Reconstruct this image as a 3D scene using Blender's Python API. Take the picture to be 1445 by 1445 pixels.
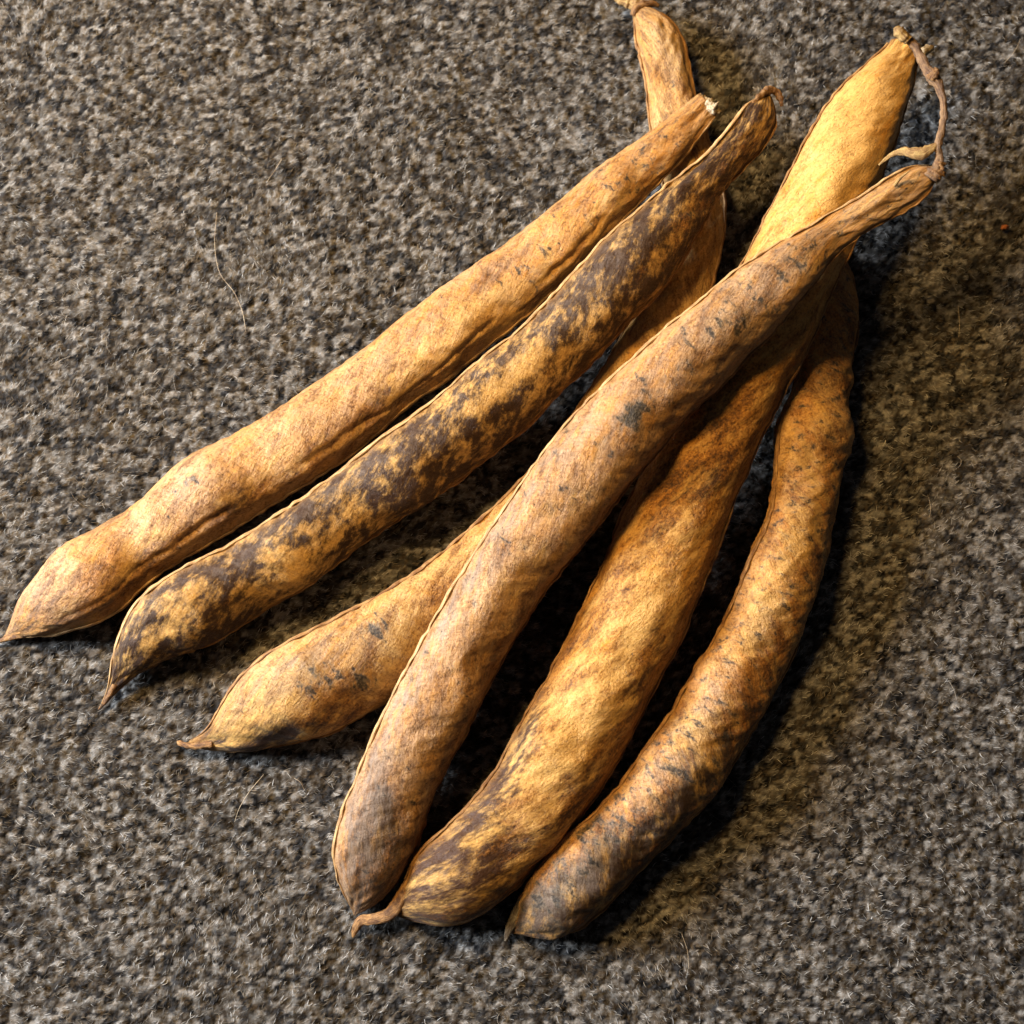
import bpy, math, random
import numpy as np
from mathutils import Vector

R_ = math.radians
scene = bpy.context.scene
for o in list(bpy.data.objects):
    bpy.data.objects.remove(o, do_unlink=True)
rng = np.random.default_rng(7)
random.seed(7)
COL = scene.collection

# ------------------------------------------------------------------ camera
DIST, TILT, FOV = 0.335, R_(12), R_(40)
cam_d = bpy.data.cameras.new("camera")
cam = bpy.data.objects.new("camera", cam_d)
COL.objects.link(cam)
cam.location = (0, -DIST*math.sin(TILT), DIST*math.cos(TILT))
cam.rotation_euler = (TILT, 0, 0)
cam_d.sensor_width = 36
cam_d.lens = 18/math.tan(FOV/2)
cam_d.clip_start, cam_d.clip_end = 0.01, 50
cam_d.dof.use_dof = True
cam_d.dof.focus_distance = DIST-0.012
cam_d.dof.aperture_fstop = 16
scene.camera = cam

# ------------------------------------------------------------------ world (dim room)
w = bpy.data.worlds.new("World"); scene.world = w
w.use_nodes = True
bg = w.node_tree.nodes["Background"]
bg.inputs[0].default_value = (0.95, 0.95, 1, 1)
bg.inputs[1].default_value = 0.034

def area(name, direction, dist, sx, sy, power, color):
    l = bpy.data.lights.new(name, 'AREA')
    l.shape = 'RECTANGLE'; l.size = sx; l.size_y = sy
    l.energy = power; l.color = color
    o = bpy.data.objects.new(name, l); COL.objects.link(o)
    d = Vector(direction).normalized()
    o.location = d*dist
    o.rotation_euler = (-d).to_track_quat('-Z', 'Y').to_euler()
    return o
# warm ceiling lamp above and behind the upper left; cool window low at the left
area("ceiling_lamp", (-0.46, 0.47, 1.0), 0.54, 0.12, 0.12, 3.6, (1.0, 0.63, 0.22))
area("window_light", (-1.0, 0.20, 0.43), 1.05, 0.38, 0.34, 38.0, (0.83, 0.915, 1.0))

scene.view_settings.view_transform = 'Standard'
scene.view_settings.look = 'None'
scene.view_settings.exposure = 0.14
scene.view_settings.gamma = 1.0
scene.render.engine = 'CYCLES'
scene.render.resolution_x = scene.render.resolution_y = 1024

# ------------------------------------------------------------------ helpers
FPX = 722.5/math.tan(FOV/2)
CAM = np.array(cam.location)
AX = np.array([1.0, 0, 0])
AU = np.array([0, math.cos(TILT), math.sin(TILT)])
AF = np.array([0, math.sin(TILT), -math.cos(TILT)])
def unproject(px, py, z):
    px = np.asarray(px, float); py = np.asarray(py, float)
    d = (px[..., None]-722.5)/FPX*AX - (py[..., None]-722.5)/FPX*AU + AF
    k = (np.asarray(z)-CAM[2])/d[..., 2]
    return CAM + d*k[..., None]
def depth(p):
    return (p-CAM)@AF

_P = rng.random((64, 64, 64))
def vnoise(x, y, z):
    xi = np.floor(x).astype(int); yi = np.floor(y).astype(int); zi = np.floor(z).astype(int)
    fx, fy, fz = x-xi, y-yi, z-zi
    fx, fy, fz = [f*f*f*(f*(f*6-15)+10) for f in (fx, fy, fz)]
    def g(a, b, c): return _P[(xi+a) & 63, (yi+b) & 63, (zi+c) & 63]
    x00 = g(0,0,0)*(1-fx)+g(1,0,0)*fx; x10 = g(0,1,0)*(1-fx)+g(1,1,0)*fx
    x01 = g(0,0,1)*(1-fx)+g(1,0,1)*fx; x11 = g(0,1,1)*(1-fx)+g(1,1,1)*fx
    return ((x00*(1-fy)+x10*fy)*(1-fz)+(x01*(1-fy)+x11*fy)*fz)*2-1
def fbm(x, y, z, n=3):
    s = 0; a = 1
    for i in range(n):
        s = s+a*vnoise(x*2**i+i*7.3, y*2**i+i*3.1, z*2**i+i*5.7); a *= .5
    return s

def mesh_obj(name, verts, faces, mat, parent=None, smooth=True):
    me = bpy.data.meshes.new(name)
    verts = np.asarray(verts, np.float32); faces = np.asarray(faces, np.int32)
    k = faces.shape[1]
    me.vertices.add(len(verts)); me.vertices.foreach_set("co", verts.ravel())
    me.loops.add(faces.size); me.loops.foreach_set("vertex_index", faces.ravel())
    me.polygons.add(len(faces))
    me.polygons.foreach_set("loop_start", np.arange(0, faces.size, k, dtype=np.int32))
    me.polygons.foreach_set("loop_total", np.full(len(faces), k, np.int32))
    me.update(calc_edges=True)
    if smooth:
        me.polygons.foreach_set("use_smooth", np.ones(len(faces), bool))
    me.validate()
    me.materials.append(mat)
    o = bpy.data.objects.new(name, me); COL.objects.link(o)
    if parent is not None: o.parent = parent
    return o
def fattr(o, name, vals):
    vals = np.asarray(vals, np.float32)
    t = 'FLOAT' if vals.ndim == 1 else 'FLOAT_VECTOR'
    a = o.data.attributes.new(name, t, 'POINT')
    a.data.foreach_set('value' if vals.ndim == 1 else 'vector', vals.ravel())
def tube_faces(n, m, closed=True):
    i = np.arange(n-1)[:, None]; j = np.arange(m if closed else m-1)[None, :]
    j2 = (j+1) % m
    a = i*m+j; b = i*m+j2; c = (i+1)*m+j2; d = (i+1)*m+j
    return np.stack([a, b, c, d], -1).reshape(-1, 4)
def resample(pts, n, ease=False):
    pts = np.asarray(pts, float)
    d = np.r_[0, np.cumsum(np.linalg.norm(np.diff(pts, axis=0), axis=1))]
    t = np.linspace(0, 1, n)
    if ease: t = ease_t(n)
    return np.stack([np.interp(t*d[-1], d, pts[:, k]) for k in range(pts.shape[1])], 1)
def ease_t(n):
    u = np.linspace(0, 1, n)
    e = (1-np.cos(np.pi*u))/2
    return 0.72*u+0.28*e
def catmull(pts, n):
    pts = np.asarray(pts, float)
    p = np.vstack([2*pts[0]-pts[1], pts, 2*pts[-1]-pts[-2]])
    out = []
    for i in range(1, len(p)-2):
        t = np.linspace(0, 1, 14, endpoint=False)[:, None]
        a, b, c, d = p[i-1], p[i], p[i+1], p[i+2]
        out.append(0.5*(2*b+(c-a)*t+(2*a-5*b+4*c-d)*t**2+(3*b-a-3*c+d)*t**3))
    out.append(pts[-1:])
    return resample(np.vstack(out), n)
def smooth(v, k, it=1):
    for _ in range(it):
        p = np.concatenate([np.repeat(v[:1], k, 0), v, np.repeat(v[-1:], k, 0)])
        c = np.cumsum(np.concatenate([np.zeros_like(p[:1]), p]), 0)
        v2 = (c[2*k+1:]-c[:-(2*k+1)])/(2*k+1)
        v2[0], v2[-1] = v[0], v[-1]
        v = v2
    return v
def polydist(p, line):
    a = line[:-1][None]; b = line[1:][None]; q = p[:, None]
    ab = b-a
    t = np.clip(((q-a)*ab).sum(-1)/np.maximum((ab*ab).sum(-1), 1e-9), 0, 1)
    return np.linalg.norm(q-(a+ab*t[..., None]), axis=-1).min(1)
def norm(v): return v/np.maximum(np.linalg.norm(v, axis=-1, keepdims=True), 1e-12)
def gradient(v): return np.gradient(v, axis=0)

# ------------------------------------------------------------------ node helpers
class NT:
    def __init__(s, name):
        s.m = bpy.data.materials.new(name); s.m.use_nodes = True
        s.t = s.m.node_tree; s.t.nodes.clear()
        s.out = s.n('ShaderNodeOutputMaterial'); s.b = s.n('ShaderNodeBsdfPrincipled')
        s.l(s.b.outputs[0], s.out.inputs[0])
    def n(s, typ, **kw):
        x = s.t.nodes.new(typ)
        for k, v in kw.items(): setattr(x, k, v)
        return x
    def l(s, a, b): s.t.links.new(a, b)
    def put(s, sock, v):
        if hasattr(v, 'is_output') or isinstance(v, bpy.types.NodeSocket): s.l(v, sock)
        elif isinstance(v, (tuple, list)) and len(v) == 3 and sock.type == 'RGBA': sock.default_value = (*v, 1)
        else: sock.default_value = v
    def attr(s, name): 
        a = s.n('ShaderNodeAttribute'); a.attribute_name = name; return a
    def math(s, op, a, b=0.0, c=None, clamp=False):
        x = s.n('ShaderNodeMath', operation=op); x.use_clamp = clamp
        s.put(x.inputs[0], a); s.put(x.inputs[1], b)
        if c is not None: s.put(x.inputs[2], c)
        return x.outputs[0]
    def mix(s, f, a, b, blend='MIX'):
        x = s.n('ShaderNodeMix'); x.data_type = 'RGBA'; x.blend_type = blend
        s.put(x.inputs[0], f); s.put(x.inputs[6], a); s.put(x.inputs[7], b)
        return x.outputs[2]
    def mapping(s, v, loc=(0,0,0), rot=(0,0,0), scale=(1,1,1)):
        x = s.n('ShaderNodeMapping'); s.l(v, x.inputs[0])
        x.inputs[1].default_value = loc; x.inputs[2].default_value = rot; x.inputs[3].default_value = scale
        return x.outputs[0]
    def noise(s, v, scale, detail=3, rough=.55, dist=0.0):
        x = s.n('ShaderNodeTexNoise'); s.l(v, x.inputs['Vector'])
        x.inputs['Scale'].default_value = scale; x.inputs['Detail'].default_value = detail
        x.inputs['Roughness'].default_value = rough; x.inputs['Distortion'].default_value = dist
        return x.outputs[0]
    def ramp(s, f, lo, hi, a=0.0, b=1.0):
        x = s.n('ShaderNodeMapRange'); x.interpolation_type = 'SMOOTHSTEP'
        s.put(x.inputs[0], f); s.put(x.inputs[1], lo); s.put(x.inputs[2], hi); s.put(x.inputs[3], a); s.put(x.inputs[4], b)
        return x.outputs[0]
    def bump(s, h, strength, dist, prev=None):
        x = s.n('ShaderNodeBump'); x.inputs['Strength'].default_value = strength
        x.inputs['Distance'].default_value = dist; s.l(h, x.inputs['Height'])
        if prev is not None: s.l(prev, x.inputs['Normal'])
        return x.outputs[0]

def pod_material(name, seed, pale, gold, brown, dark, vein=35, rough=.5, fine_mottle=1.0, grain_amt=.30, aniso=.36):
    """pigment of a dry pod; 'rest' is in mm: (along, around, valve)"""
    N = NT(name)
    pale = (pale[0]*1.05, pale[1]*.985, pale[2]*.86); gold = (gold[0]*1.06, gold[1]*.98, gold[2]*.80); brown = (brown[0], brown[1]*.95, brown[2]*.8)
    rest = N.attr('rest').outputs['Vector']
    base = N.mapping(rest, loc=(seed*31.7, seed*11.3, seed*5.1))
    diag = N.mapping(N.mapping(base, rot=(0, 0, R_(vein))), scale=(1, aniso, 1))   # stretched down the vein direction
    grain = N.mapping(N.mapping(base, rot=(0, 0, R_(-30))), scale=(1, .13, 1))
    cross = N.mapping(N.mapping(base, rot=(0, 0, R_(vein))), scale=(1, .30, 1))
    big = N.noise(base, .055, 3, .55, .4)
    mid = N.noise(diag, .22*fine_mottle, 7, .68, .2)
    mid2 = N.noise(N.mapping(diag, loc=(41, 17, 9)), .42*fine_mottle, 6, .72, .15)
    fine = N.noise(base, 1.5, 5, .7, .3)
    gr = N.noise(grain, 3.2, 3, .6)
    col = N.mix(N.ramp(big, .36, .62), pale, gold)
    col = N.mix(N.ramp(mid2, .44, .64, 0, .62), col, pale)
    col = N.mix(N.ramp(mid, .50, .70, 0, .55), col, brown)
    # cream flakes that also put pale highlights into the skin colour
    cr = N.ramp(N.math('ADD', N.math('MULTIPLY', N.noise(N.mapping(diag, loc=(3, 9, 81)), .5, 6, .7, .1), .75), N.math('MULTIPLY', fine, .25)), .545, .66, 0, .62)
    col = N.mix(cr, col, (.62, .455, .26))
    # brown / dark mottling, its cover steered by the attribute 'dark'
    dk = N.attr('dark').outputs['Fac']
    f = N.math('ADD', N.math('MULTIPLY', mid, .58), N.math('ADD', N.math('MULTIPLY', mid2, .20), N.math('MULTIPLY', fine, .34)))
    th = N.math('SUBTRACT', .718, N.math('MULTIPLY', dk, .32))
    th2 = N.math('ADD', th, .07)
    th3 = N.math('ADD', th, .16)
    m1 = N.ramp(f, N.math('SUBTRACT', th, .09), th2)
    m2 = N.ramp(f, N.math('ADD', th, .01), th3)
    col = N.mix(N.math('MULTIPLY', m1, .86), col, brown)
    col = N.mix(N.math('MULTIPLY', m2, .95), col, dark)
    # pale yellow scraped patches ('bright')
    br = N.attr('bright').outputs['Fac']
    bp = N.ramp(N.math('ADD', N.math('MULTIPLY', N.noise(N.mapping(diag, loc=(7, 71, 3)), .30*fine_mottle, 6, .72, .15), 1.0), N.math('MULTIPLY', br, .3)), .57, .80)
    bp = N.math('MULTIPLY', bp, N.math('MINIMUM', N.math('MULTIPLY', br, 2.0), .9))
    col = N.mix(bp, col, (.66, .385, .115))
    # mauve grey smudges, plus the window's cool sheen painted along left edges
    gy = N.attr('grey').outputs['Fac']
    gm = N.math('MULTIPLY', gy, N.ramp(N.noise(diag, .45, 5, .65), .30, .62))
    col = N.mix(N.math('MULTIPLY', gm, .55), col, (.245, .190, .150))
    # black flecks
    fl = N.attr('fleck').outputs['Fac']
    fn = N.noise(N.mapping(N.mapping(base, rot=(0, 0, R_(-5 if vein < 50 else vein-60))), scale=(1, .50, 1)), .52, 3.2, .62, .25)
    fth = N.math('SUBTRACT', .71, N.math('MULTIPLY', fl, .20))
    fm = N.math('MULTIPLY', N.ramp(fn, N.math('SUBTRACT', fth, .02), N.math('ADD', fth, .085)), N.ramp(fine, .36, .52, .35, 1.0))
    halo = N.ramp(fn, N.math('SUBTRACT', fth, .10), N.math('ADD', fth, .06))
    col = N.mix(N.math('MULTIPLY', N.math('MULTIPLY', halo, fl), .6), col, (.19, .155, .115))
    col = N.mix(N.math('MULTIPLY', fm, .86), col, (.030, .028, .027))
    # grain
    col = N.mix(N.ramp(gr, .38, .66, 0, grain_amt), col, N.mix(1.0, col, (.42, .34, .30), 'MULTIPLY'))
    col = N.mix(N.ramp(fine, .47, .66, 0, .5), col, N.mix(1.0, col, (.40, .30, .24), 'MULTIPLY'))
    # raised net of fine veins
    vn = N.math('ABSOLUTE', N.math('SUBTRACT', N.noise(N.mapping(diag, loc=(57, 5, 23)), .62, 3, .6, .3), .5))
    vl = N.math('MULTIPLY', N.ramp(vn, .0, .028, 1.0, 0.0), N.ramp(N.noise(base, .3, 3, .6), .42, .60))
    col = N.mix(N.math('MULTIPLY', vl, .30), col, N.mix(1.0, col, (.40, .30, .22), 'MULTIPLY'))
    sm = N.attr('seam').outputs['Fac']
    col = N.mix(N.math('MULTIPLY', sm, .55), col, (.36, .19, .065))
    N.l(col, N.b.inputs['Base Color'])
    N.put(N.b.inputs['Roughness'], N.ramp(gr, .3, .7, rough-.06, rough+.14))
    N.put(N.b.inputs['Specular IOR Level'], N.math('SUBTRACT', .38, N.math('MULTIPLY', m1, .20)))
    N.b.inputs['Sheen Weight'].default_value = .04
    N.b.inputs['Sheen Roughness'].default_value = .4
    b1 = N.bump(gr, .4, .00014)
    b2 = N.bump(fine, .55, .00022, b1)
    b3 = N.bump(mid2, .7, .0008, b2)
    b4 = N.bump(vl, .5, .00022, N.bump(m1, .35, .00012, b3))
    N.l(b4, N.b.inputs['Normal'])
    return N.m

def simple_mat(name, c1, c2, scale, rough=.6, bump=.0003, spec=.3):
    """dry plant fibre: 'fib' is (cos, sin, along) in mm, streaks run lengthwise"""
    N = NT(name)
    v = N.attr('fib').outputs['Vector']
    k = scale/500
    lo = N.mapping(v, scale=(1, 1, .10)); pt = N.mapping(v, scale=(1, 1, .45))
    a = N.noise(pt, .9*k, 5, .68, .2); b = N.noise(lo, 3.2*k, 4, .7); c = N.noise(v, 4.0*k, 4, .7)
    col = N.mix(N.ramp(a, .38, .62), c1, c2)
    col = N.mix(N.ramp(b, .45, .62, 0, .75), col, N.mix(1.0, col, (.40, .30, .24), 'MULTIPLY'))
    col = N.mix(N.ramp(c, .50, .68, 0, .55), col, N.mix(1.0, col, (.36, .28, .24), 'MULTIPLY'))
    N.l(col, N.b.inputs['Base Color'])
    N.b.inputs['Roughness'].default_value = rough
    N.b.inputs['Specular IOR Level'].default_value = spec
    N.l(N.bump(c, .6, bump, N.bump(b, .9, bump*1.3)), N.b.inputs['Normal'])
    return N.m

SEAM = simple_mat('dry_seam', (.44, .25, .095), (.24, .115, .040), 420, .55)
SEAM_PALE = simple_mat('pale_seam', (.60, .40, .19), (.44, .25, .10), 420, .5)
BEAK = simple_mat('dry_beak', (.42, .23, .085), (.13, .062, .028), 500, .55)
HORN = simple_mat('grey_beak', (.33, .29, .23), (.12, .095, .07), 450, .45)
STALK = simple_mat('dry_stalk', (.27, .165, .085), (.13, .075, .045), 480, .6)
STALK_TIP = simple_mat('straw_stalk', (.46, .31, .12), (.22, .13, .05), 420, .6)
STRAW = simple_mat('straw_husk', (.48, .32, .12), (.28, .16, .06), 500, .6)
PITH = simple_mat('white_pith', (.58, .50, .36), (.36, .25, .12), 600, .7)
CALYX = simple_mat('withered_calyx', (.38, .215, .085), (.17, .085, .038), 600, .65)

# ------------------------------------------------------------------ the cloth
HALF = 0.180
CELL = 0.00158
ncell = 512
jit = rng.random((ncell, ncell, 2))*.9+.05
cellr = rng.random((ncell, ncell, 4))
def cells(x, y):
    """jittered cell noise: distance to the nearest tuft centre, the gap, and that tuft's randoms"""
    wx = x+0.0006*vnoise(x*300, y*300, x*0+1.5); wy = y+0.0006*vnoise(x*300, y*300, x*0+9.5)
    u = wx/(CELL*1.12)+200; v = wy/(CELL*.80)+200
    iu = np.floor(u).astype(int); iv = np.floor(v).astype(int)
    f1 = np.full(x.shape, 9.); f2 = np.full(x.shape, 9.); rid = np.zeros(x.shape+(4,))
    for a in (-1, 0, 1):
        for b in (-1, 0, 1):
            ci = (iu+a) % ncell; cj = (iv+b) % ncell
            dx = iu+a+jit[ci, cj, 0]-u; dy = iv+b+jit[ci, cj, 1]-v
            d = np.hypot(dx, dy)
            nearer = d < f1
            f2 = np.where(nearer, f1, np.minimum(f2, d))
            rid = np.where(nearer[..., None], cellr[ci, cj], rid)
            f1 = np.where(nearer, d, f1)
    return f1, f2, rid
def cloth_h(x, y, c=None):
    f1, f2, rid = c if c is not None else cells(x, y)
    nub = np.clip(1-f1*1.05, 0, 1)**.8*(.55+.6*rid[..., 0])
    return 0.00105*nub - 0.0012 + 0.00035*vnoise(x*190, y*190, x*0+3.3) + 0.0007*vnoise(x*38, y*38, x*0+4.3)

def heather(rid, k):
    """colour of wool: k random in 0..1, rid the tuft's randoms"""
    pal = np.array([[.68, .665, .645], [.34, .33, .315], [.135, .112, .088], [.11, .112, .122], [.014, .014, .016], [.28, .235, .18]])
    edges = np.array([.25, .50, .64, .80, .93, 1.01])
    q = np.clip(rid[..., 1]*.66+k*.34, 0, .999)
    q = np.clip((q-.5)*1.35+.5, 0, .999)
    idx = np.searchsorted(edges, q, side='right')
    return pal[np.clip(idx, 0, 5)]*(.8+.4*rid[..., 2:3])*np.array([.52, .515, .515])

NG = 620
gx = np.linspace(-HALF, HALF, NG)
X, Y = np.meshgrid(gx, gx, indexing='ij')
c = cells(X, Y)
Z = cloth_h(X, Y, c)
i = np.arange(NG-1)[:, None]; j = np.arange(NG-1)[None, :]
faces = np.stack([i*NG+j, (i+1)*NG+j, (i+1)*NG+j+1, i*NG+j+1], -1).reshape(-1, 4)
def cloth_material():
    N = NT('heathered_wool')
    col = N.attr('wool').outputs['Color']
    tc = N.n('ShaderNodeTexCoord').outputs['Object']
    a = N.noise(tc, 1100, 4, .7); b = N.noise(N.mapping(tc, scale=(1, 2.2, 1)), 420, 4, .65)
    col = N.mix(N.ramp(b, .35, .65, 0, .8), col, N.mix(1.0, col, (.42, .36, .31), 'MULTIPLY'))
    col = N.mix(N.ramp(a, .45, .62, 0, .5), col, N.mix(1.0, col, (1.7, 1.6, 1.5), 'MULTIPLY'))
    N.l(col, N.b.inputs['Base Color'])
    N.b.inputs['Roughness'].default_value = .95
    N.b.inputs['Specular IOR Level'].default_value = .12
    N.l(N.bump(a, .8, .0005), N.b.inputs['Normal'])
    return N.m
def fibre_material():
    N = NT('wool_fibre')
    col = N.attr('wool').outputs['Color']
    N.l(col, N.b.inputs['Base Color'])
    N.b.inputs['Roughness'].default_value = .85
    N.b.inputs['Specular IOR Level'].default_value = .1
    return N.m
WOOL, FIBRE = cloth_material(), fibre_material()
cloth = mesh_obj('woollen_cloth', np.stack([X, Y, Z], -1).reshape(-1, 3), faces, WOOL)
shade = np.clip(.5+.75*(1-c[0]), .35, 1.1)[..., None]
fattr(cloth, 'wool', (heather(c[2], rng.random(X.shape)*.6+.2)*.5).reshape(-1, 3))  # base wool darkened, painting shade into the gaps between tufts
cloth['kind'] = 'structure'
# wider plain sheet of the same cloth, just under the edge of the worked piece
ox = np.linspace(-.9, .9, 121)
OX, OY = np.meshgrid(ox, ox, indexing='ij')
i = np.arange(120)[:, None]; j = np.arange(120)[None, :]
of = np.stack([i*121+j, (i+1)*121+j, (i+1)*121+j+1, i*121+j+1], -1).reshape(-1, 4)
outer = mesh_obj('cloth_underlay', np.stack([OX, OY, OX*0-.0018], -1).reshape(-1, 3), of, WOOL)
fattr(outer, 'wool', np.tile(np.array([.050, .046, .043]), (121*121, 1)))
outer['kind'] = 'structure'

def ribbons(name, P0, ang, length, curl, width, loft, colr, mat, seg=3):
    """flat curved fibres lying on the cloth, vectorised; 2 verts per ring"""
    n = len(P0); S = np.linspace(-.5, .5, seg+1)
    pts = np.zeros((n, seg+1, 2)); dirs = np.zeros((n, seg+1, 2))
    cur = P0.copy(); a = ang-curl*.5
    for k in range(seg+1):
        pts[:, k] = cur
        dirs[:, k] = np.stack([np.cos(a), np.sin(a)], -1)
        cur = cur+dirs[:, k]*(length/seg)[:, None]; a = a+curl/seg
    arch = 1-(2*S)**2
    h = cloth_h(pts[..., 0], pts[..., 1])
    h = np.maximum(h, 0.5*(h+h.mean(1, keepdims=True)))
    z = h+loft[:, None]*(.25+arch[None])+.00006
    nrm = np.stack([-dirs[..., 1], dirs[..., 0]], -1)
    wd = width[:, None]*np.array([.5]+[1.0]*(seg-1)+[.4])[None]*.5
    tl = rng.normal(0, .5, (n, 1))
    L = np.concatenate([pts-nrm*wd[..., None], (z-wd*tl)[..., None]], -1)
    Rr = np.concatenate([pts+nrm*wd[..., None], (z+wd*tl)[..., None]], -1)
    V = np.stack([L, Rr], 2).reshape(-1, 3)
    base = (np.arange(n)*2*(seg+1))[:, None]
    k = (np.arange(seg)*2)[None]
    F = np.stack([base+k, base+k+2, base+k+3, base+k+1], -1).reshape(-1, 4)
    o = mesh_obj(name, V, F, mat)
    fattr(o, 'wool', np.repeat(colr, 2*(seg+1), 0))
    return o
NF = 265000
P0 = rng.uniform(-HALF*.99, HALF*.99, (NF, 2))
flow = np.pi*.12+1.3*vnoise(P0[:, 0]*30, P0[:, 1]*30, P0[:, 0]*0+20.5)-.9*np.clip((P0[:, 0]-P0[:, 1]*1.0)/.2, -.2, 1)
ang = flow+rng.normal(0, .55, NF)
f1, f2, rid = cells(P0[:, 0], P0[:, 1])
keep = rng.random(NF) < np.clip(1.35-f1*1.25, .06, 1)
P0, ang, rid = P0[keep], ang[keep], rid[keep]; NF = len(P0)
colr = heather(rid, rng.random(NF))*rng.uniform(.72, 1.0, (NF, 1))
fib = ribbons('wool_nap', P0, ang, rng.uniform(.0006, .0017, NF), rng.normal(0, .6, NF),
              rng.uniform(.00005, .00013, NF), rng.uniform(.00000, .00018, NF), colr, FIBRE)
fib['kind'] = 'stuff'
fib['label'] = 'short grey, beige and brown wool fibres of the cloth nap'
NL = 500
P1 = rng.uniform(-HALF*.98, HALF*.98, (NL, 2))
colr = np.array([.42, .37, .31])*rng.uniform(.4, 1.1, (NL, 1))
fz = ribbons('wool_fuzz', P1, rng.uniform(0, 6.3, NL), rng.uniform(.002, .0065, NL), rng.normal(0, 1.6, NL),
             rng.uniform(.000025, .00005, NL), rng.uniform(.0002, .0012, NL), colr, FIBRE, seg=6)
fz['kind'] = 'stuff'
fz['label'] = 'loose fine fuzz standing off the woollen cloth'

# ------------------------------------------------------------------ pods
def sweep_px(name, path, mat, parent, m=10, n=40, flat=.75, wob=.0):
    """round tapering piece through (px, py, z_mm, diameter_px) stations"""
    P = catmull(np.array(path, float), n)
    c = unproject(P[:, 0], P[:, 1], P[:, 2]/1000)
    r = np.maximum(P[:, 3], .2)/2*depth(c)/FPX
    T = norm(gradient(c)); Vw = norm(CAM-c)
    S = norm(np.cross(T, Vw)); U = np.cross(S, T)
    th = np.arange(m)/m*2*np.pi
    sm = np.r_[0, np.cumsum(np.linalg.norm(np.diff(c, axis=0), axis=1))]*1000
    ridge = .10*vnoise(np.cos(th)[None]*2.3+sm[:, None]*.04+P[0, 0], np.sin(th)[None]*2.3+P[0, 1], sm[:, None]*.22)
    rr = r[:, None]*(1+ridge+wob*fbm(np.arange(n)[:, None]*.35+th*0, np.cos(th)[None]*1.2+5, np.sin(th)[None]*1.2+r.sum()*999))
    V = c[:, None]+S[:, None]*(rr*np.cos(th))[..., None]+U[:, None]*(rr*flat*np.sin(th))[..., None]
    V = np.concatenate([V.reshape(-1, 3), c[:1], c[-1:]])
    F = tube_faces(n, m)
    j = np.arange(m)
    caps = np.concatenate([np.stack([j*0+n*m, (j+1) % m, j, j], -1), np.stack([j*0+n*m+1, (n-1)*m+j, (n-1)*m+(j+1) % m, (n-1)*m+(j+1) % m], -1)])
    me = bpy.data.meshes.new(name)
    me.from_pydata(V.tolist(), [], F.tolist()+[list(q[:3]) for q in caps])
    me.polygons.foreach_set('use_smooth', [True]*len(me.polygons))
    me.materials.append(mat)
    o = bpy.data.objects.new(name, me); COL.objects.link(o); o.parent = parent
    fb = np.stack([np.cos(th)[None]*r[:, None]*1000+P[0, 0], np.sin(th)[None]*r[:, None]*1000, sm[:, None]+0*th], -1).reshape(-1, 3)
    fattr(o, 'fib', np.vstack([fb, fb[:1], fb[-1:]]))
    return o

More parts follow.
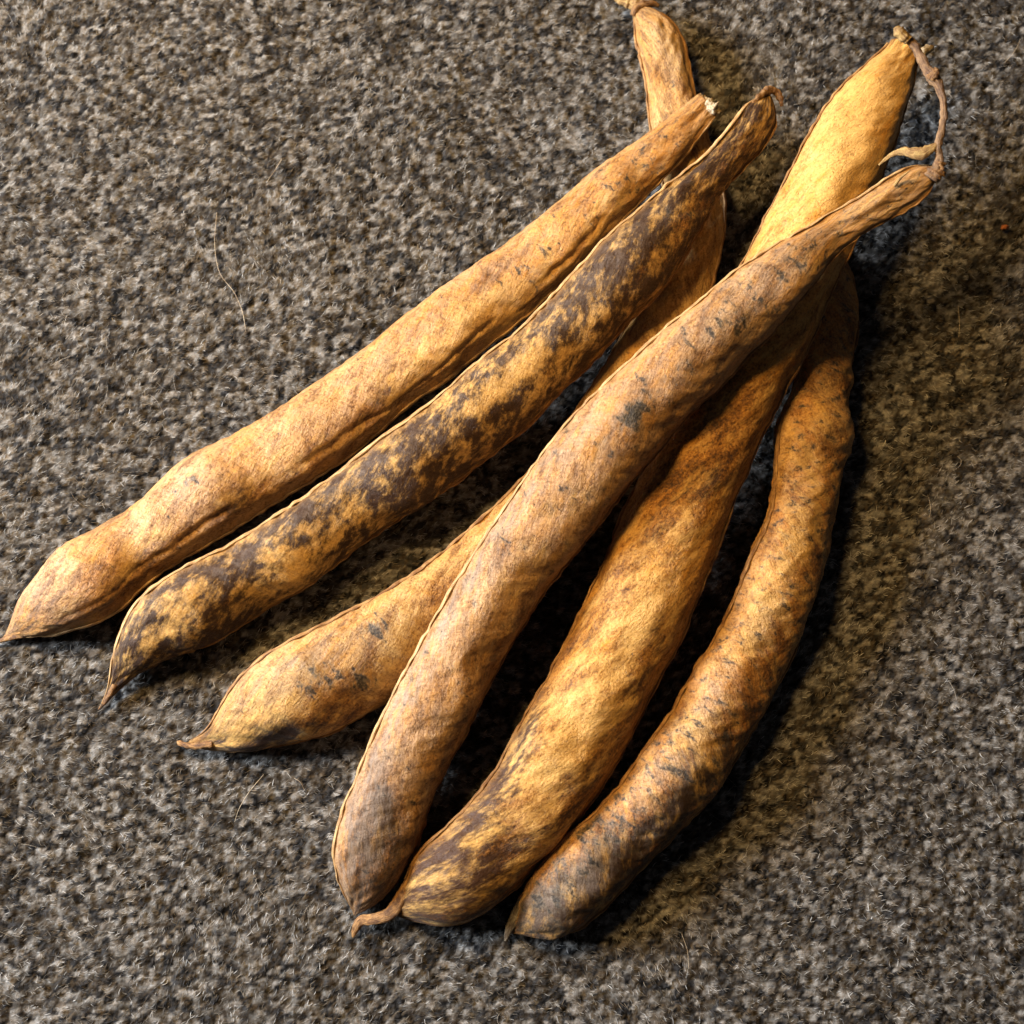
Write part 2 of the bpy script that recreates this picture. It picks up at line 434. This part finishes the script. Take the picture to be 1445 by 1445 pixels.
def build_pod(label, L, Rr, zb, roll, mat, seed, ratio=.78, blobs=(), base=dict(dark=.25, bright=.2, grey=0, fleck=0),
              cut_end=False, seam_mats=(SEAM, SEAM), wrinkle=1.0, crease=(0, 0, 0), pinch=1.0, neck=.8, n=430, m=128):
    L = resample(L, 400); Rr = resample(Rr, 400)
    L = smooth(L, 4, 2); Rr = smooth(Rr, 4, 2)
    C = .5*(L+Rr)
    C = resample(C, 160)
    for it in range(60):
        t = norm(gradient(C)); nr = np.stack([-t[:, 1], t[:, 0]], -1)
        # nr must point to R
        s = np.sign(((Rr[200]-C[80])*nr[80]).sum()); nr = nr*s
        dl, dr = polydist(C, L), polydist(C, Rr)
        step = .5*(dr-dl)[:, None]*nr*.6
        step[0] = 0; step[-1] = 0
        C = resample(smooth(C+step, 3, 1), 160)
    C = resample(smooth(C, 3, 2), n, ease=True)
    hw = .5*(polydist(C, L)+polydist(C, Rr))
    hw = smooth(hw, 2, 1)
    hw[0] = max(hw[0], .6)
    if not cut_end: hw[-1] = max(min(hw[-1], 3), .6)
    tt = np.r_[0, np.cumsum(np.linalg.norm(np.diff(C, axis=0), axis=1))]; tt /= tt[-1]
    zbv = np.interp(tt, [q[0] for q in zb], [q[1] for q in zb])/1000
    zbv = smooth(zbv, 20, 2)
    ph = R_(1)*np.interp(tt, [q[0] for q in roll], [q[1] for q in roll]); ph = smooth(ph, 12, 2)
    # ring profile: seam to seam lens with a lip at either seam
    psi = np.arange(m)/m*2*np.pi
    dL = np.abs(psi-np.pi); dR = np.minimum(psi, 2*np.pi-psi)
    bulge = ratio*(1+.10*fbm(tt*9+seed*3.3, tt*0+.5, tt*0+seed, 2))
    bulge = bulge*np.interp(tt, [0, .82, .93, 1], [1, 1, 1-.45*neck, 1-.5*neck])
    x0 = np.cos(psi)[None]*np.ones((n, 1)); y0 = (np.sign(np.sin(psi))*np.abs(np.sin(psi))**.88)[None]*bulge[:, None]
    rad = 1+pinch*(.055*np.exp(-(dL/.10)**2)+.055*np.exp(-(dR/.10)**2)-.030*np.exp(-((dL-.32)/.15)**2)-.030*np.exp(-((dR-.32)/.15)**2))
    x0 = x0*rad; y0 = y0*rad
    cf, sf = np.cos(ph)[:, None], np.sin(ph)[:, None]
    xr = x0*cf+y0*sf; yr = -x0*sf+y0*cf
    k = np.abs(xr).max(1, keepdims=True); xr, yr = xr/k, yr/k
    # centre height from the support below
    z = zbv+.008
    for _ in range(3):
        c = unproject(C[:, 0], C[:, 1], z)
        wr = hw*depth(c)/FPX
        z = zbv-(yr.min(1)*wr)
        z = smooth(z, 10, 2)
    c = unproject(C[:, 0], C[:, 1], z)
    wr = hw*depth(c)/FPX
    T = norm(gradient(c)); Vw = norm(CAM-c)
    S = norm(np.cross(T, Vw))
    # S must point to the R side
    nr = norm(gradient(C)); nr = np.stack([-nr[:, 1], nr[:, 0]], -1); s = np.sign(((Rr[200]-C[n//2])*nr[n//2]).sum()); nr *= s
    sgn = np.sign((S@AX)*nr[:, 0]-(S@AU)*nr[:, 1])[:, None]
    S = S*sgn; U = np.cross(S, T); U = U*np.sign((U*Vw).sum(1))[:, None]
    V = c[:, None]+S[:, None]*(xr*wr[:, None])[..., None]+U[:, None]*(yr*wr[:, None])[..., None]
    s_mm = np.r_[0, np.cumsum(np.linalg.norm(np.diff(c, axis=0), axis=1))]*1000
    wmean = wr.max()*1000
    arc = np.where(psi < np.pi, psi, 2*np.pi-psi)
    valve = np.where(psi < np.pi, 0., 1.)
    arc_mm = arc*wmean*.9
    SS = s_mm[:, None]*np.ones((1, m)); AA = arc_mm[None]*np.ones((n, 1)); VV = valve[None]*53.+np.zeros((n, 1))
    # relief: veins, wrinkles, hollows between the beans, lengthwise creases at the seams
    edge = np.clip(np.minimum(dL, dR)/.35, 0, 1)[None]
    sh = SS*.8+AA*.55
    relief = .00016*fbm(sh*.55+seed*9, AA*.16-SS*.06, VV+seed, 3)
    rdg = 1-np.abs(fbm(sh*.30+seed*5, AA*.10-SS*.03+3, VV+seed*2, 3))
    relief = relief+.00030*(rdg-.7)
    relief = relief+.00050*fbm(SS*.09+seed, AA*.12, VV+seed*4, 2)
    dm = np.minimum(dL, dR)[None]
    beat = np.sin(SS*2*np.pi/(21+2*np.sin(seed))+seed*1.7+2.2*vnoise(SS*.03+seed*5, SS*0, SS*0))
    relief = relief+(.00060)*beat*np.sin(np.clip(dm, 0, np.pi/2))*(.6+.5*vnoise(SS*.045+seed*8, SS*0+2, SS*0))
    wr_l = 1-np.abs(vnoise(SS*.10+seed*3, AA*1.0+1.3*vnoise(SS*.12, AA*.2, VV), VV+seed*6))
    near = np.exp(-((np.minimum(dL, dR)-.25)/.28)**2)[None]
    relief = relief+.00034*near*(wr_l-.6)
    if crease[0]:
        cr = crease
        line = np.exp(-((dR[None]*np.where(psi < np.pi, 1, -1)[None]-cr[1]-.22*vnoise(SS*.045+seed, SS*0+.3, SS*0)-.05*vnoise(SS*.3+seed, SS*0+.3, SS*0))/(.085+.05*vnoise(SS*.1, SS*0+7, SS*0)))**2)
        lineb = np.exp(-((dR[None]*np.where(psi < np.pi, 1, -1)[None]-cr[2]-.06*vnoise(SS*.13+seed+9, SS*0+.3, SS*0))/.06)**2)
        fade = np.clip((1.5*vnoise(SS*.055+seed*2, SS*0, SS*0)+.5), .08, 1)*np.clip((1-tt)/.25, 0, 1)[:, None]*np.clip((tt-.04)/.22, .0, 1)[:, None]
        relief = relief-cr[0]*.001*(line+.25*lineb*np.clip(vnoise(SS*.07+3, SS*0+5, SS*0)*2, 0, 1))*fade+.00022*np.exp(-((dR[None]-.28)/.22)**2)*fade*(1-np.abs(vnoise(SS*.5+AA*.5, AA*1.6-SS*.25, VV))-.5)
    relief = relief*edge*wrinkle+.00022*(1-edge)*vnoise(SS*.55, VV+seed, AA*0+2.2)
    damp = np.clip(wr/.004, .05, 1)[:, None]
    nv = norm(S[:, None]*(xr)[..., None]+U[:, None]*(yr/ratio)[..., None])
    V = V+nv*(relief*damp)[..., None]
    root = bpy.data.objects.new('bean_pod', None); COL.objects.link(root)
    base_pt = c[n//2].copy(); base_pt[2] = max(zbv[n//2], 0)
    root.location = base_pt
    root.empty_display_size = .02
    root['label'] = label; root['category'] = 'bean pod'; root['group'] = 'dried bean pods heaped on the woollen cloth'
    verts = V.reshape(-1, 3)
    F = tube_faces(n, m)
    me_faces = F
    tip0 = c[0]; tip1 = c[-1]
    shell_v = np.vstack([verts, tip0[None], (tip1-T[-1]*(.0025 if cut_end else 0))[None]])
    j = np.arange(m)
    tri = np.concatenate([np.stack([j*0+n*m, (j+1) % m, j], -1), np.stack([j*0+n*m+1, (n-1)*m+j, (n-1)*m+(j+1) % m], -1)])
    me = bpy.data.meshes.new('shell')
    me.from_pydata((shell_v-base_pt).tolist(), [], me_faces.tolist()+tri.tolist())
    me.polygons.foreach_set('use_smooth', [True]*len(me.polygons))
    me.materials.append(mat)
    sh_o = bpy.data.objects.new('shell', me); COL.objects.link(sh_o); sh_o.parent = root
    # pigment fields; 'grey' also carries painted sheen on the left sides
    fld = {k2: np.full((n, m), float(base.get(k2, 0))) for k2 in ('dark', 'bright', 'grey', 'fleck')}
    vv = xr/np.abs(xr).max(1, keepdims=True)
    vv = np.where(yr > -.25, vv, 2.2*np.sign(vv)-vv)
    for (kind, t0, v0, rt, rv, amt) in blobs:
        q = np.exp(-(((tt[:, None]-t0)/rt)**2+((vv-v0)/rv)**2))
        fld[kind] += amt*q
    ext = lambda a: np.r_[a.reshape(-1), a[0].mean(), a[-1].mean()]
    for k2, a in fld.items(): fattr(sh_o, k2, np.clip(ext(a), 0, 1.7))
    fattr(sh_o, 'seam', ext(np.exp(-(np.minimum(dL, dR)/.13)**2)[None]*np.ones((n, 1))))
    rest = np.stack([SS, AA, VV], -1).reshape(-1, 3)
    fattr(sh_o, 'rest', np.vstack([rest, rest[:1], rest[-1:]]))
    # the two seams
    for idx, (j0, sm) in enumerate(((m//2, seam_mats[0]), (0, seam_mats[1]))):
        if sm is None: continue
        a0, a1 = 3, n-3
        pc = V[a0:a1, j0]; out = nv[a0:a1, j0]; tg = norm(gradient(pc)); sd = np.cross(tg, out)
        nn = len(pc); mm = 10; th = np.arange(mm)/mm*2*np.pi
        ta = np.linspace(0, 1, nn)
        wv = .00062*(1+.35*fbm(ta*60+seed, ta*0+idx, ta*0, 2))*np.clip(wr[a0:a1]/.0045, .25, 1)
        hv = .00032*(1+.4*fbm(ta*45+seed+9, ta*0+idx, ta*0, 2))*np.clip(wr[a0:a1]/.0045, .25, 1)
        wav = .00018*vnoise(ta*30+seed*2, ta*0+idx, ta*0)
        TV = (pc+sd*wav[:, None])[:, None]+sd[:, None]*(wv[:, None]*np.cos(th))[..., None]+out[:, None]*(hv[:, None]*np.sin(th)+.00004)[..., None]
        so = mesh_obj('seam', (TV.reshape(-1, 3)-base_pt), tube_faces(nn, mm), sm, root)
        fattr(so, 'fib', np.stack([.55*np.cos(th)[None]+0*ta[:, None]+seed*9, .4*np.sin(th)[None]+0*ta[:, None]+idx*7, s_mm[a0:a1, None]+0*th], -1).reshape(-1, 3))
    info = dict(root=root, c=c, V=V, T=T, S=S, U=U, wr=wr, base=base_pt, tt=tt, hw=hw, xr=xr, yr=yr)
    return info
def attach(o, info):
    """keep a world-space mesh where it is under a placed pod"""
    o.parent = info['root']
    co = np.empty(len(o.data.vertices)*3, np.float32); o.data.vertices.foreach_get('co', co)
    co = co.reshape(-1, 3)-info['base']
    o.data.vertices.foreach_set('co', co.astype(np.float32).ravel()); o.data.update()
    return o
def part_px(info, name, path, mat, **kw):
    return attach(sweep_px(name, path, mat, None, **kw), info)

def broken_rim(info, mat, k=1.0, length=.0022, seed=1):
    """torn pale collar of pith at a cut end"""
    n = 7; V = info['V'][-1]; c = info['c'][-1]; T = info['T'][-1]
    m = len(V)
    rel = (V-c)
    jag = .5+.5*vnoise(np.arange(m)*.23+seed, np.zeros(m), np.zeros(m))+.35*vnoise(np.arange(m)*.7+seed, np.zeros(m), np.zeros(m))
    rings = []
    for q in range(n):
        f = q/(n-1)
        out = min(f*2, 1); inn = max(0, f*2-1)
        rings.append(c+rel*(.97-.05*out-.30*inn)[..., None]+0*c if False else c+rel*(.975-.04*out-.35*inn)+T*(length*jag*out*(1-.6*inn)-.0004)[:, None])
    W = np.array(rings).reshape(-1, 3)
    o = mesh_obj('broken_end', W, tube_faces(n, m), mat)
    fattr(o, 'fib', np.tile(rel*1000, (n, 1))+np.repeat(np.arange(n)*.3, m)[:, None])
    return attach(o, info)

# --- pod along the left / top of the heap
M1 = pod_material('pod_pigment_tan', 1, (.52, .310, .135), (.50, .240, .050), (.190, .078, .022), (.042, .020, .012), vein=65)
p1 = build_pod('pale tan wrinkled pod nearest the upper left, with a broken white upper end',
    [(2,904),(12,890),(13,872),(16,854),(27,836),(20,846),(42,816),(84,775),(129,746),(183,719),(205,701),(230,669),(250,650),(280,634),(312,621),(342,606),(380,585),(440,545),(500,501),(535,476),(559,452),(604,421),(656,383),(708,348),(770,300),(850,228),(912,191),(960,152),(986,132)],
    [(2,906),(18,903),(40,900),(62,898),(115,886),(165,868),(198,830),(228,806),(266,786),(323,748),(361,725),(419,691),(500,640),(569,577),(631,535),(680,494),(742,447),(790,402),(832,361),(863,328),(905,280),(955,235),(985,197),(1012,158)],
    [(0,.3),(.3,0),(.7,4),(.95,9.5),(1,11)], [(0,-18),(.3,-14),(.6,-16),(1,-14)], M1, 1,
    base=dict(dark=.32, bright=.30, grey=.36, fleck=.15), cut_end=True, neck=.5, crease=(.75, .66, .36), seam_mats=(None, SEAM_PALE),
    blobs=[('dark', .06, -.2, .06, .6, .22), ('dark', .17, .5, .07, .5, .35), ('dark', .30, .4, .06, .4, .35), ('dark', .50, .5, .10, .4, .32), ('dark', .66, .2, .05, .5, .2),
           ('bright', .60, .3, .12, .5, .6), ('bright', .36, .2, .06, .5, .4), ('bright', .17, .1, .05, .6, .3), ('bright', .78, .3, .08, .5, .4),
           ('grey', .05, -.5, .07, .7, .6), ('grey', .28, -.5, .05, .5, .3), ('grey', .65, -.6, .3, .4, .35),
           ('fleck', .90, 0, .10, .9, .55), ('fleck', .72, 0, .05, .7, .35), ('fleck', .28, -.6, .03, .3, .5)])
part_px(p1, 'beak', [(34, 896, 3.0, 7.0), (14, 900, 2.2, 8.0), (-2, 905, 1.5, 6.0), (-16, 911, 1.0, 2.0)], BEAK, flat=.6, wob=.2)
broken_rim(p1, STRAW, length=.0012, seed=4)
part_px(p1, 'white_pith', [(994, 138, 13.6, 4.0), (1000, 145, 14.0, 10.0), (1006, 152, 14.0, 15.0), (1012, 156, 13.6, 9.0), (1018, 158, 13.2, 3.0)], PITH, wob=.9, n=26, flat=.45, m=14)

# --- dark mottled pod
M2 = pod_material('pod_pigment_dark', 2, (.50, .300, .115), (.46, .210, .042), (.140, .056, .018), (.030, .013, .007), vein=66, rough=.46, fine_mottle=1.15, aniso=.55)
p2 = build_pod('dark brown mottled pod, darkest of the heap, lying beside the pale tan pod',
    [(141,998),(149,986),(155,972),(154,950),(156,930),(167,890),(183,854),(213,828),(259,801),(316,774),(380,736),(438,695),(500,650),(552,608),(604,573),(656,528),(700,490),(742,459),(777,421),(811,383),(846,345),(898,300),(940,262),(980,230),(1015,198),(1048,165),(1068,138),(1085,128)],
    [(143,1000),(158,987),(170,974),(190,953),(228,934),(285,915),(335,889),(380,856),(438,828),(500,776),(552,739),(604,708),(656,674),(708,631),(755,594),(787,556),(829,521),(863,483),(891,449),(932,414),(960,380),(984,335),(1005,295),(1027,257),(1056,232),(1081,210),(1099,185),(1106,160),(1100,138),(1085,128)],
    [(0,1),(.1,0),(.3,0),(.85,14.2),(1,19)], [(0,22),(.4,20),(.8,14),(1,20)], M2, 2,
    base=dict(dark=1.26, bright=.38, grey=.10, fleck=.12), seam_mats=(SEAM_PALE, SEAM),
    blobs=[('dark', .93, 0, .08, 1.2, -.32), ('dark', .80, .5, .10, .5, -.35), ('dark', .62, .6, .06, .4, -.2), ('dark', .16, .3, .05, .5, -.25), ('dark', .58, -.2, .05, .5, -.3),
           ('dark', .40, 0, .12, .8, .15), ('dark', .08, .1, .10, .9, .3),
           ('bright', .30, .2, .06, .5, .45), ('bright', .25, .5, .03, .4, .4), ('bright', .56, -.2, .06, .4, .5), ('bright', .14, -.1, .05, .5, .35), ('bright', .63, .1, .04, .5, .3),
           ('grey', .30, -.6, .3, .4, .4), ('grey', .70, -.5, .15, .5, .35), ('fleck', .84, -.1, .06, .8, .4)])
part_px(p2, 'beak', [(162,966,3.2,8),(155,980,2.4,8),(147,992,1.6,6),(139,1001,1.0,2)], BEAK, flat=.6, wob=.2)
part_px(p2, 'stalk_scar', [(1062, 146, 21.5, 5.0), (1074, 134, 21.1, 9.0), (1086, 127, 20.4, 12.0), (1095, 130, 19.8, 10.0), (1101, 139, 19.36, 8.0), (1103, 150, 18.8, 4.0)], CALYX, wob=.28, n=60, m=12, flat=.8)

# --- pod at the bottom of the heap
M3 = pod_material('pod_pigment_straw', 3, (.50, .330, .140), (.50, .255, .052), (.200, .085, .024), (.036, .019, .016), vein=62)
p3 = build_pod('straw coloured pod underneath three others, with purple blotches by its beak',
    [(262,1049),(280,1045),(292,1038),(299,1022),(305,1003),(325,963),(355,938),(388,916),(444,888),(499,861),(554,830),(596,803),(650,760),(700,715),(742,672),(800,600),(845,530),(890,455),(915,400),(935,340),(942,290),(936,240),(922,205),(914,181),(913,136),(908,82),(902,45),(896,25),(891,12)],
    [(262,1055),(280,1061),(300,1066),(320,1068),(347,1068),(388,1057),(430,1048),(471,1035),(499,1018),(541,996),(600,960),(675,900),(745,840),(820,760),(880,690),(940,600),(985,510),(1004,405),(1021,342),(1027,300),(1022,262),(1008,220),(990,172),(978,132),(973,82),(966,48),(954,24),(937,9),(915,3),(896,4)],
    [(0,1),(.1,0),(.85,0),(1,3.5)], [(0,20),(.25,24),(.55,5),(.75,-25),(.85,-5),(1,10)], M3, 3, ratio=.70, neck=.2,
    base=dict(dark=.36, bright=.35, grey=.12, fleck=.15), seam_mats=(SEAM, SEAM), n=470,
    blobs=[('dark', .065, .55, .05, .5, 1.1), ('dark', .03, 0, .02, 1, .5), ('dark', .10, .8, .08, .25, .4), ('dark', .16, .3, .05, .4, .15), ('dark', .68, 0, .2, 1, .18), ('dark', .92, .2, .06, .5, .1),
           ('bright', .08, 0, .07, .6, .5), ('bright', .70, 0, .10, 1, .3), ('grey', .11, -.5, .09, .5, .65), ('grey', .95, 0, .09, .8, .35),
           ('fleck', .155, -.1, .025, .35, 1.0), ('fleck', .225, -.4, .022, .3, 1.0), ('fleck', .19, .35, .014, .25, 1.3), ('grey', .17, -.3, .05, .5, .5), ('fleck', .90, .5, .1, .5, .4)])
part_px(p3, 'beak', [(300, 1050, 3.8, 10.0), (284, 1052, 3.32, 11.0), (270, 1053, 2.88, 9.0), (259, 1051, 2.52, 8.0), (253, 1048, 2.24, 8.0), (250, 1046, 2.0, 3.0)], BEAK, wob=.2, flat=.6)
part_px(p3, 'stalk', [(906,10,4.6,20),(899,7,4.8,22),(891,6,4.6,17),(883,4,4.4,12),(875,1,4.2,11),(868,-7,4,10)], STRAW, wob=.3)
part_px(p3, 'calyx', [(893,22,5.2,8),(897,14,5.8,12),(906,7,6.0,12),(918,5,5.6,10),(930,8,5,6)], CALYX, wob=.3, n=30)

# --- orange brown pod at the right, speckled
M6 = pod_material('pod_pigment_rust', 6, (.51, .310, .125), (.48, .220, .048), (.200, .080, .024), (.034, .021, .016), vein=35)
p6 = build_pod('rust brown pod with black flecks and grey smudges, rightmost of the heap',
    [(722,1316),(716,1300),(720,1285),(732,1265),(753,1239),(781,1200),(814,1168),(841,1149),(879,1107),(906,1062),(944,1015),(982,944),(1020,887),(1043,826),(1058,780),(1078,745),(1087,710),(1091,660),(1092,610),(1106,575),(1120,545),(1135,480),(1145,420),(1158,365),(1180,342)],
    [(722,1318),(746,1326),(777,1328),(815,1315),(850,1284),(893,1236),(944,1187),(974,1157),(1016,1107),(1054,1046),(1092,974),(1123,921),(1134,883),(1157,829),(1168,784),(1181,719),(1196,648),(1201,592),(1199,544),(1207,488),(1213,443),(1208,402),(1200,365),(1180,342)],
    [(0,0),(1,0)], [(0,12),(.3,18),(.45,22),(.6,38),(.8,40),(1,30)], M6, 6, ratio=.80,
    base=dict(dark=.36, bright=.34, grey=.14, fleck=.60), seam_mats=(SEAM, SEAM), wrinkle=1.25,
    blobs=[('dark', .05, 0, .07, .9, .55), ('dark', .18, .6, .12, .4, .4), ('dark', .9, 0, .1, 1, .15), ('dark', .4, .7, .3, .3, .25),
           ('bright', .60, .1, .10, .5, .5), ('bright', .50, -.2, .05, .5, .5), ('bright', .72, 0, .04, .5, .4), ('bright', .33, -.1, .04, .5, .4),
           ('grey', .30, -.3, .05, .5, .8), ('grey', .20, -.3, .06, .5, .7), ('grey', .40, -.2, .03, .4, .8), ('grey', .06, -.4, .06, .6, .8), ('grey', .12, 0, .03, .5, .7), ('grey', .50, .1, .03, .4, .6),
           ('fleck', .30, -.4, .04, .5, .30), ('fleck', .17, -.5, .06, .5, .35), ('fleck', .06, -.2, .05, .6, .35), ('dark', .14, .3, .07, .8, .6), ('dark', .28, .45, .08, .5, .4), ('dark', .04, -.3, .04, .6, .4)])
part_px(p6, 'beak', [(752, 1248, 5.6, 7.0), (740, 1266, 4.8, 13.0), (731, 1284, 3.8, 16.0), (723, 1302, 2.8, 14.0), (717, 1315, 1.8, 10.0), (713, 1328, 1.0, 3.0)], HORN, flat=.5)

# --- golden pod under the stalked one
M5 = pod_material('pod_pigment_gold', 5, (.56, .340, .115), (.54, .260, .042), (.240, .098, .024), (.048, .023, .014), vein=112, rough=.44, grain_amt=.18)
p5 = build_pod('golden yellow pod under the stalked pod, with thick smooth upper end and hooked beak',
    [(553,1289),(554,1272),(566,1243),(587,1211),(621,1177),(660,1142),(698,1095),(722,1045),(749,997),(776,954),(810,883),(841,822),(867,757),(880,715),(909,665),(935,605),(970,530),(1010,440),(1050,368),(1081,305),(1113,247),(1134,202),(1155,165),(1179,128),(1220,91),(1256,60)],
    [(553,1292),(565,1302),(580,1308),(608,1317),(642,1312),(677,1294),(711,1267),(746,1236),(781,1201),(826,1145),(867,1081),(898,1024),(928,959),(966,898),(985,841),(1012,772),(1039,700),(1072,623),(1096,572),(1120,530),(1144,485),(1157,450),(1175,405),(1200,355),(1225,300),(1246,247),(1263,198),(1282,144),(1295,103),(1300,78)],
    [(0,0),(.15,0),(.70,9.5),(1,15)], [(0,18),(.2,15),(.4,3),(.75,0),(1,8)], M5, 5, ratio=.74,
    base=dict(dark=.50, bright=.36, grey=.04, fleck=.05), cut_end=True, neck=.1, seam_mats=(SEAM, SEAM),
    blobs=[('dark', .06, -.3, .04, .5, .5), ('dark', .13, -.6, .07, .4, .6), ('dark', .22, -.8, .05, .25, .7), ('dark', .12, .5, .10, .5, .3), ('dark', .30, .6, .1, .4, .25), ('dark', .02, 0, .03, 1, .35),
           ('dark', .58, .2, .12, .8, .25), ('dark', .90, 0, .14, 1, -.42),
           ('bright', .24, 0, .10, .6, .5), ('bright', .40, .1, .08, .6, .4), ('bright', .90, 0, .15, .9, .7), ('dark', .07, .3, .06, .7, .3)])
part_px(p5, 'beak', [(592, 1221, 7.4, 6.0), (576, 1246, 6.6, 12.0), (565, 1268, 5.0, 18.0), (551, 1288, 3.8, 18.0), (527, 1297, 3.0, 15.0), (510, 1299, 2.4, 14.0), (502, 1310, 1.9, 11.0), (498, 1323, 1.2, 3.0)], BEAK, wob=.07, flat=.4, n=70, m=16)
broken_rim(p5, SEAM_PALE, length=.0010, seed=9)
part_px(p5, 'torn_husk', [(1292, 84, 18.5, 16.0), (1300, 76, 18.5, 16.0), (1308, 71, 18.0, 13.0), (1317, 66, 17.0, 5.0)], PITH, wob=.4, n=20)

# --- stalked pod on top of the heap
M4 = pod_material('pod_pigment_fawn', 4, (.51, .310, .140), (.47, .235, .058), (.220, .098, .034), (.048, .027, .018), vein=72)
p4 = build_pod('fawn pod on top of the heap with a long dry curled stalk',
    [(500,1291),(492,1277),(483,1263),(471,1239),(467,1211),(474,1177),(486,1135),(504,1094),(521,1052),(538,1014),(563,966),(597,900),(624,855),(656,803),(690,746),(742,675),(777,622),(811,584),(846,551),(898,499),(950,456),(1000,414),(1048,373),(1138,321),(1200,284),(1262,247),(1303,226),(1323,232)],
    [(501,1293),(520,1293),(538,1285),(560,1255),(580,1217),(594,1180),(606,1132),(625,1094),(649,1049),(673,1004),(700,945),(738,883),(769,833),(803,791),(845,742),(867,708),(895,675),(926,644),(954,606),(975,577),(1016,552),(1044,515),(1065,495),(1093,467),(1118,436),(1142,412),(1163,382),(1180,358),(1204,338),(1233,318),(1262,307),(1295,292),(1319,266),(1324,240)],
    [(0,.5),(.08,0),(.45,13.5),(.70,23.5),(.85,29),(1,33)], [(0,14),(.3,17),(.6,14),(.85,8),(.93,4),(1,0)], M4, 4,
    base=dict(dark=.36, bright=.22, grey=.58, fleck=.34), seam_mats=(SEAM_PALE, SEAM),
    blobs=[('dark', .06, .1, .07, .9, .45), ('dark', .12, -.3, .06, .5, .4), ('dark', .50, -.1, .03, .3, .2), ('dark', .3, .8, .3, .25, .2),
           ('grey', .25, -.75, .20, .38, .85), ('grey', .08, -.3, .07, .7, .6), ('grey', .52, -.7, .2, .35, .35), ('grey', .80, -.2, .14, .8, .45), ('grey', .59, -.02, .03, .3, 1.2),
           ('fleck', .59, -.02, .020, .25, 1.3), ('fleck', .72, 0, .10, .6, .35), ('fleck', .86, -.1, .10, .7, .45), ('bright', .42, .3, .1, .5, .3), ('bright', .84, .4, .06, .4, .3), ('dark', .93, 0, .08, 1.4, -.5), ('bright', .94, 0, .06, 1, .35), ('grey', .93, 0, .08, 1.2, -.3)])
stalk = part_px(p4, 'stalk', [(1312, 252, 34.6, 22.4), (1322, 238, 35.45, 17.2), (1325, 220, 36.3, 10.3), (1323, 206, 37.15, 12.0), (1328, 186, 38.0, 10.3), (1332, 160, 38.43, 10.3), (1329, 135, 38.85, 10.3), (1322, 118, 38.85, 14.6), (1315, 108, 38.85, 18.1), (1308, 98, 38.43, 13.8), (1302, 87, 38.0, 12.9), (1296, 74, 38.0, 12.9), (1288, 62, 38.43, 11.2), (1278, 52, 38.85, 11.2), (1270, 44, 39.27, 12.0)], STALK, n=110, m=14, wob=.22)
def sub_px(parent_part, info, name, path, mat, **kw):
    o = part_px(info, name, path, mat, **kw); o.parent = parent_part; return o
sub_px(stalk, p4, 'stalk_tip', [(1282, 57, 39.02, 13.0), (1274, 50, 39.53, 16.0), (1268, 44, 39.7, 16.0), (1266, 38, 39.7, 9.0)], STALK_TIP, wob=.3, n=24)
sub_px(stalk, p4, 'bud_scar', [(1314, 112, 39.27, 12.0), (1319, 103, 40.55, 13.0), (1323, 97, 41.4, 8.0)], CALYX, wob=.4, n=18)
sub_px(stalk, p4, 'dry_bract', [(1322, 204, 37.58, 7.0), (1312, 211, 37.15, 14.0), (1300, 216, 36.73, 18.0), (1288, 216, 36.3, 15.0), (1276, 214, 35.45, 13.0), (1264, 216, 34.6, 9.0), (1253, 222, 33.75, 6.0), (1240, 233, 32.9, 2.0)], STRAW, wob=.16, flat=.4, n=60)
sub_px(stalk, p4, 'calyx', [(1318, 250, 34.6, 24.0), (1324, 240, 35.4, 19.0), (1327, 228, 36.2, 12.0)], CALYX, wob=.5, n=26, m=14)
part_px(p4, 'splinter', [(1262, 262, 36.0, 5.0), (1272, 250, 37.0, 4.0), (1285, 240, 38.0, 1.5)], STRAW, n=16)

# ------------------------------------------------------------------ loose bits on the cloth
HAIR = simple_mat('pale_hair', (.50, .42, .31), (.36, .29, .20), 300, .4)
hairs = [
    ('long pale curved hair on bare cloth, left of the pale tan pod', [(306,300,.6,1.5),(303,345,1.4,1.7),(310,385,1.6,1.7),(330,412,1.5,1.9),(342,440,1.2,1.9),(347,468,.6,1.4)]),
    ('short straight pale hair on bare cloth above the tan pod', [(398,224,.8,1.5),(388,240,1.3,1.7),(377,256,.7,1.3)]),
    ('white hooked hair on the cloth just below the straw coloured pod', [(415,1098,.9,1.6),(424,1104,1.5,1.8),(430,1116,.8,1.4)]),
    ('pale slanting hair on the cloth below the beak of the straw coloured pod', [(372,1093,.8,1.4),(352,1117,1.4,1.6),(338,1140,1.2,1.6),(331,1160,.7,1.2)]),
    ('fine pale hair on the cloth right of the rust brown pod', [(1352,432,.8,1.4),(1354,455,1.3,1.5),(1353,476,.7,1.2)]),
    ('thin pale hair near the upper right corner of the cloth', [(1440,55,.7,1.4),(1432,72,1.3,1.6),(1418,88,.8,1.3)]),
    ('thin white hair on the cloth at the bottom, below the rust brown pod beak', [(962,1318,.7,1.3),(970,1342,1.3,1.5),(972,1368,.8,1.2)]),
]
for lab, path in hairs:
    path = [(a, b, c2, d*.5) for a, b, c2, d in path]
    o = sweep_px('stray_hair', path, HAIR, None, m=5, n=24, flat=1)
    o['label'] = lab; o['category'] = 'hair'; o['group'] = 'stray hairs caught on the cloth'
CRUMB = simple_mat('orange_crumb', (.62, .20, .05), (.40, .13, .04), 900, .6)
o = sweep_px('crumb', [(1413,324,.3,2),(1416,321,1,6),(1420,320,1.1,7),(1423,322,.4,2)], CRUMB, None, wob=.4, n=12)
o['label'] = 'tiny orange crumb on the cloth near the right border'; o['category'] = 'crumb'
